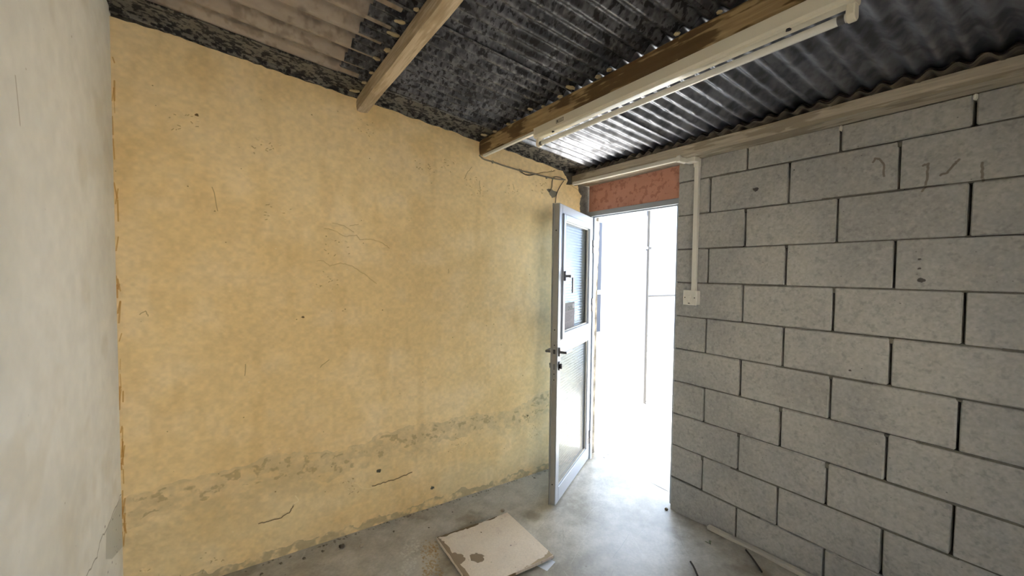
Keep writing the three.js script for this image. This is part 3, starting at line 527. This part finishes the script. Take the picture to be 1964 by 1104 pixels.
// ---------------------------------------------------------------- electrical things
{ // fluorescent batten under the dark purlin
  const X0 = 0.665, X1 = 2.165, yT = 2.468, zc = 1.026;
  const o = group('fluorescent_light'); tag(o, 'unlit white fluorescent batten light with a single bare tube', 'light');
  const prof = [[-0.03, 0], [-0.03, -0.042], [-0.026, -0.051], [-0.017, -0.056], [0.017, -0.056], [0.026, -0.051], [0.03, -0.042], [0.03, 0]].map(([a, b]) => [zc + a, yT + b]);
  mesh('housing', extrudeZY(prof.slice().reverse(), X0 + 0.004, X1 - 0.004), mEnamel, o);
  const capProf = prof.map(([z, y]) => [zc + (z - zc) * 1.04, yT + (y - yT) * 1.05]).reverse();
  for (const [a, b] of [[X0, X0 + 0.012], [X1 - 0.012, X1]]) mesh('end_cap', extrudeZY(capProf, a, b, 0.002), mEnamel, o);
  const ty = yT - 0.086, tz = zc - 0.004;
  for (const [x, s] of [[X0 + 0.012, 1], [X1 - 0.012, -1]]) {
    const pts = []; for (let k = 0; k <= 16; k++) { const a = Math.PI + k / 16 * Math.PI; pts.push([tz + 0.018 * Math.cos(a), ty + 0.018 * Math.sin(a)]); } pts.push([tz + 0.016, yT - 0.05], [tz - 0.016, yT - 0.05]);
    const h = mesh('lamp_holder', extrudeZY(pts.reverse(), x - 0.011, x + 0.011, 0.003), mEnamel, o);
    mesh('holder_rotor', cyl(0.012, 0.004, 'x', 18).translate(x + s * 0.012, ty, tz), mPvc, h);
  }
  const t = mesh('tube', cyl(0.0132, X1 - X0 - 0.05, 'x', 32).translate((X0 + X1) / 2, ty, tz), mTube, o);
  for (const x of [X0 + 0.036, X1 - 0.036]) mesh('tube_cap', cyl(0.0136, 0.018, 'x', 28).translate(x, ty, tz), mSteel, t);
  for (const x of [X0 + 0.16, X1 - 0.17]) mesh('screw', merge([cyl(0.0075, 0.004, 'y', 14).translate(x, yT - 0.057, zc + 0.014), cbox(x - 0.008, yT - 0.061, zc + 0.012, x + 0.008, yT - 0.058, zc + 0.016, 0.001)]), mDarkMetal, o);
  const lt = canvasTex(256, 96, () => [196, 188, 168], (g) => { g.strokeStyle = '#2b2a28'; g.lineWidth = 8; g.strokeRect(6, 6, 244, 84); g.fillStyle = '#1e1e22'; g.beginPath(); g.arc(50, 48, 26, 0, 7); g.fill(); g.strokeStyle = '#c6c0ae'; g.lineWidth = 6; g.beginPath(); g.moveTo(40, 36); g.lineTo(40, 58); g.lineTo(56, 58); g.stroke(); g.fillStyle = '#7e786a'; for (let i = 0; i < 4; i++) g.fillRect(92, 22 + i * 15, 130 - (i % 2) * 26, 5); });
  lt.repeat.set(1, 1);
  const lab = mesh('rating_label', new THREE.PlaneGeometry(0.062, 0.02).translate(0.90, yT - 0.021, zc + 0.0306), std({ map: lt, roughness: 0.5 }), o); lab.userData.label = 'small rating label with a round black mark';
}
{ // slim trunking along the purlin to the light
  const c = mesh('cable_trunking', merge([cbox(0.03, 2.452, 1.012, 0.668, 2.468, 1.034, 0.002)]), mPvc); tag(c, 'short white trunking under the dark purlin feeding the light', 'trunking');
}
{ // cable clipped to the yellow wall
  const o = group('wall_cable'); tag(o, 'thin grey cable sagging along the yellow wall below the roof', 'cable');
  const r = 0.0055;
  mesh('cable_run', tube([[0.012, 2.464, 1.05], [r, 2.446, 1.015], [r, 2.437, 0.936], [r, 2.421, 0.818], [r, 2.409, 0.685], [r, 2.405, 0.576], [r, 2.396, 0.432], [r, 2.393, 0.324], [r, 2.40, 0.235]], r, 60), mCable, o);
  mesh('cable_branch', tube([[r, 2.398, 0.235], [0.016, 2.408, 0.31], [0.008, 2.402, 0.357], [r, 2.371, 0.372], [r, 2.321, 0.377], [0.0, 2.281, 0.392]], 0.0045, 40), mCable, o);
  mesh('cable_branch', tube([[r, 2.39, 0.25], [r, 2.322, 0.30], [r, 2.264, 0.327], [r, 2.20, 0.335]], 0.003, 30), mRubber, o);
  mesh('cable_branch', tube([[r, 2.412, 0.69], [r, 2.39, 0.655], [r, 2.384, 0.61], [r, 2.40, 0.55]], 0.003, 30), mRubber, o);
  for (const [z, y] of [[0.936, 2.437], [0.685, 2.409], [0.432, 2.393]]) mesh('clip', cbox(0, y - 0.011, z - 0.006, 0.013, y + 0.008, z + 0.006, 0.002), mCable, o);
}
{ // white trunking across the door head, elbow, drop to the switch
  const o = group('door_trunking'); tag(o, 'white plastic trunking over the door bending down to the switch', 'trunking');
  const g = cbox(0.0, -0.0125, -0.012, 0.985, 0.0125, 0.012, 0.002);
  const t = mesh('trunking_run', g, mPvc, o); t.position.set(0.02, 2.374, 0.158); t.rotation.y = 0.036; 
  mesh('elbow', merge([cbox(0.975, 2.352, 0.06, 1.005, 2.392, 0.142, 0.003), cbox(0.99, 2.352, 0.02, 1.064, 2.385, 0.075, 0.003), cbox(1.026, 2.325, 0.0, 1.064, 2.38, 0.03, 0.003)]), mPvc, o);
  mesh('trunking_drop', cbox(1.030, 1.52, 0.0, 1.060, 2.35, 0.024, 0.002), mPvc, o);
}
{ // switch
  const o = group('light_switch', 1.036, 1.48, 0); tag(o, 'square white light switch box on the block wall', 'switch');
  mesh('back_box', cbox(-0.046, -0.046, 0, 0.046, 0.046, 0.036, 0.002), mPvc, o);
  const f = mesh('face_plate', cbox(-0.048, -0.048, 0.036, 0.048, 0.048, 0.045, 0.0025), mPvc, o);
  mesh('rocker', cbox(-0.018, -0.024, 0.044, 0.008, 0.018, 0.05, 0.0025), mPvc, f);
  for (const x of [-0.034, 0.034]) mesh('screw', cyl(0.0036, 0.002, 'z', 12).translate(x, 0, 0.0455), mDarkMetal, f);
  mesh('cord_mark', cbox(-0.012, -0.039, 0.0445, 0.002, -0.034, 0.0458, 0.0004), mDarkMetal, f);
}

// ---------------------------------------------------------------- things on the floor
{ // loose square board
  const bt = canvasTex(512, 512, (u, v) => { const n = fbm(1, u, v, 4, 5), m = fbm(3, u, v, 70, 3); let c = C3([212, 198, 180], [228, 218, 204], n); c = C3(c, [200, 184, 172], 0.4 * sstep(0.55, 0.7, fbm(5, u, v, 7, 4))); const k = 0.96 + 0.08 * m; return c.map((q) => q * k); }, (g, w) => {
    const flake = (pts, col) => { g.fillStyle = col; g.beginPath(); jagged(pts, 5, 0.012).forEach((p, i) => { const X = p[0] * w, Y = (1 - p[1]) * w; i ? g.lineTo(X, Y) : g.moveTo(X, Y); }); g.fill(); };
    // u runs from the left corner towards the right (near) corner side, see placement
    const bare = 'rgb(138,122,100)';
    flake([[0.50, 0.20], [0.58, 0.17], [0.67, 0.22], [0.66, 0.30], [0.58, 0.33], [0.51, 0.28], [0.50, 0.20]], bare);
    flake([[0, 0], [0.05, 0.02], [0.14, 0.045], [0.36, 0.05], [0.42, 0.12], [0.52, 0.13], [0.58, 0.05], [0.8, 0.06], [1, 0.03], [1, 0], [0, 0]], bare);
    flake([[0, 0], [0.04, 0.08], [0.03, 0.3], [0.05, 0.45], [0.02, 0.6], [0.03, 0.8], [0, 0.86], [0, 0]], 'rgb(116,98,72)');
    flake([[0.9, 1], [0.93, 0.96], [0.96, 0.9], [0.98, 0.7], [1, 0.6], [1, 1], [0.9, 1]], 'rgb(170,152,122)');
    for (let i = 0; i < 30; i++) blot(g, rr(0, w), rr(0, w), rr(1, 3.5), 'rgba(112,98,78,0.6)');
    blot(g, 0.2 * w, 0.5 * w, 6, 'rgb(86,66,40)'); blot(g, 0.6 * w, 0.32 * w, 5, 'rgba(110,100,100,0.8)');
  });
  const S = 0.502, g = new THREE.BufferGeometry();
  // slab with ragged rim: outline points around the square
  const out = [], N = 28, e = (k) => (k === 0 ? 0.007 : 0.002);
  for (let k = 0; k < 4; k++) for (let i = 0; i < N; i++) { const t = i / N, r = i === 0 ? 0 : (fbm(2, t, k * 0.25, 24, 3) - 0.5) * (k === 3 ? 0.018 : k === 0 ? 0.01 : 0.003); const c = [[t, r / S], [1 + r / S, t], [1 - t, 1 + r / S], [-Math.abs(r) / S * -1, 1 - t]][k]; out.push(c); }
  const sh = new THREE.Shape(out.map(([u, v]) => new THREE.Vector2(u * S, v * S)));
  const ex = new THREE.ExtrudeGeometry(sh, { depth: 0.014, bevelEnabled: true, bevelThickness: 0.0015, bevelSize: 0.0015, bevelSegments: 1 });
  const o = group('loose_board'); tag(o, 'loose square board with flaking cream coating lying near the door', 'board');
  bt.repeat.set(1 / S, 1 / S);
  ex.rotateX(-Math.PI / 2);                     // shape (u, v) -> (x, -z)
  const b = mesh('board', boxUV2(ex), std({ map: bt, roughness: 0.55, bumpMap: bt, bumpScale: 0.002 }), o);
  function boxUV2(q) { const p = q.attributes.position, uv = new Float32Array(p.count * 2); for (let i = 0; i < p.count; i++) { uv[2 * i] = p.getX(i); uv[2 * i + 1] = -p.getZ(i); } q.setAttribute('uv', new THREE.BufferAttribute(uv, 2)); return q; }
  // local origin at the near-left corner; local +x towards the right corner, local -z towards the far corner
  o.position.set(0.352, 0.008, 1.512); o.rotation.y = 0; 
  b.rotation.y = 0; o.rotation.set(0.0, -0.03, 0.012);
}
{ const g = cbox(-0.05, 0, -0.045, 0.05, 0.0015, 0.045, 0.0005); const p = mesh('paper_scrap', g, std({ color: 0xdfe6f2, roughness: 0.8 })); p.position.set(0.855, 0.002, 1.085); p.rotation.y = 0.35; tag(p, 'small white paper scrap under the corner of the board', 'paper'); }
{ // loose trunking length at the foot of the block wall
  const g = cbox(0, 0, 0, 0.95, 0.022, 0.035, 0.003); const o = mesh('loose_trunking', g, std({ color: 0xc0bcb2, roughness: 0.7 })); o.position.set(1.2, 0.022, 0.012); o.rotation.z = 0.055; o.rotation.y = -0.02; tag(o, 'dusty grey trunking length lying along the foot of the block wall', 'trunking');
}
const mStick = std({ color: 0x3a342c, roughness: 0.9 });
{ const o = mesh('stick', tube([[1.462, 0.055, 0.09], [1.52, 0.058, 0.135], [1.60, 0.056, 0.20]], 0.005, 12, 7), mStick); tag(o, 'thin dark stick on the floor nearest the block wall', 'stick', 'sticks on the floor'); }
{ const o = mesh('stick_001', tube([[1.325, 0.03, 0.415], [1.36, 0.032, 0.44], [1.43, 0.03, 0.50]], 0.005, 12, 7), mStick); tag(o, 'thin dark stick at the bottom edge of the photo, farther from the block wall', 'stick', 'sticks on the floor'); }
{ const o = mesh('broken_brick', lump(0.05, 1.3, 0.7, 0.9), std({ color: 0xb09878, roughness: 0.95 })); o.position.set(1.86, 0.075, 0.15); tag(o, 'pale brown rubble piece beside the block wall at the bottom edge', 'rubble'); }
{ const o = group('weed_sprig', 1.29, 0.022, 0.165); tag(o, 'tiny green weed sprig on the floor near the block wall', 'weed'); const ml = std({ color: 0x7f8a72, roughness: 0.9, side: THREE.DoubleSide });
  for (let i = 0; i < 7; i++) { const a = i * 0.9; const l = mesh('leaf', new THREE.SphereGeometry(0.009, 8, 5).scale(1, 0.22, 0.5).translate(0.011, 0, 0), ml, o); l.rotation.set(0, a, rr(0.1, 0.7)); l.position.set(rr(-0.008, 0.008), 0.004, rr(-0.008, 0.008)); } }
const mPebble = std({ color: 0x6a6254, roughness: 0.95 }), mPebble2 = std({ color: 0xb4ac9c, roughness: 0.95 });
{ let n = 0; for (const [x, z, r, where] of [[0.10, 2.0, 0.012, 'largest dark crumb on the floor by the foot of the yellow wall'], [0.155, 1.9, 0.011, 'pale round crumb on the floor by the foot of the yellow wall'], [0.893, 0.03, 0.010, 'small dark crumb at the end of the block wall'], [0.30, 1.005, 0.012, 'small pale crumb beside the far corner of the board']]) { const o = mesh(n ? 'pebble_' + String(n).padStart(3, '0') : 'pebble', lump(r, 1.1, 0.7, 1), n % 2 ? mPebble2 : mPebble); o.position.set(x, floorH(x, z) + r * 0.45, z); tag(o, where, 'pebble', 'crumbs of rubble on the floor'); n++; } }

// ---------------------------------------------------------------- outside
const mTan = std({ color: 0xe0dacb, roughness: 0.9 });
const mRender = std({ map: whiteTex, bumpMap: whiteBump, bumpScale: 0.01, roughness: 0.85 });
{
  const w = mesh('yard_wall', cbox(-1.0, -0.1, -4.7, -0.78, 0.56, -1.82, 0.01), mRender); tag(w, 'low white yard wall seen at the right through the door', 'wall', null, 'structure');
  const mPipe = std({ color: 0x3a3a3c, roughness: 0.6 });
  const p = group('yard_fence', -0.74, -0.012, -1.79); tag(p, 'grey pipe fence post with a rail outside the door', 'fence');
  mesh('post', merge([cyl(0.022, 3.0, 'y', 14).translate(0, 1.5, 0), cbox(-0.05, 1.95, -0.04, 0.03, 1.98, 0.03, 0.002)]), mPipe, p);
  mesh('rail', cyl(0.014, 2.9, 'z', 10).translate(0, 1.362, -1.45), mPipe, p);
  tag(mesh('yard_wall_002', cbox(8.5, -0.1, -4, 8.7, 3.6, 9, 0.01), mTan), 'unseen cream wall added behind the camera to bounce sun into the window', 'wall', null, 'structure');  // added wall, out of view, bounces sunlight in through the window
  const tk = group('added_shade_tank', 1.62, -0.012, -3.0); tag(tk, 'unseen dark green tank added in the yard to shade the white wall corner', 'tank'); const mTank = std({ color: 0x2c3a30, roughness: 0.6 });  // tank added out of view to shade the wall corner and upper left
  const rib = []; for (let k = 0; k <= 40; k++) rib.push(new THREE.Vector2(0.36 + 0.012 * Math.abs(Math.sin(k * 0.55)), k / 40 * 2.0)); mesh('body', new THREE.LatheGeometry([new THREE.Vector2(0, 0), ...rib, new THREE.Vector2(0.2, 2.12), new THREE.Vector2(0, 2.14)], 36), mTank, tk); mesh('lid', cyl(0.17, 0.06, 'y', 28).translate(0, 2.16, 0), mTank, tk);
  tag(mesh('added_canopy_slab', cbox(-1.2, 2.75, -2.7, 2.8, 2.87, -0.2, 0.01), mRender), 'unseen concrete slab added above the door outside to block the high sky', 'canopy', null, 'structure');  // slab added out of view to keep high sky light off the threshold
  tag(mesh('yard_wall_001', cbox(-0.7, -0.1, -5.0, 6, 1.9, -4.8, 0.01), std({ color: 0xb4b2ac, roughness: 0.9 })), 'unseen grey wall added across the yard to shape the light at the door', 'wall', null, 'structure');  // wall added out of view to set the light coming through the door
  const n = group('neighbour_building', -4.5, -0.012, -4.73); tag(n, 'white neighbouring building far outside the door', 'building');
  mesh('wall', cbox(-2.5, 0, -5, 0, 2.9, 4.6, 0.01), mRender, n);
  mesh('shutter', cbox(-0.02, 0.23, -0.12, 0.03, 2.86, 0.7, 0.005), std({ color: 0x34363e, roughness: 0.6 }), n).userData.label = 'grey blue shutter';
  mesh('sill', cbox(-0.02, 1.14, -0.2, 0.07, 1.24, 0.75, 0.005), mRender, n);
}
scene.traverse((o) => { if (o.isMesh) { o.castShadow = true; o.receiveShadow = true; } });
renderer.render(scene, camera);
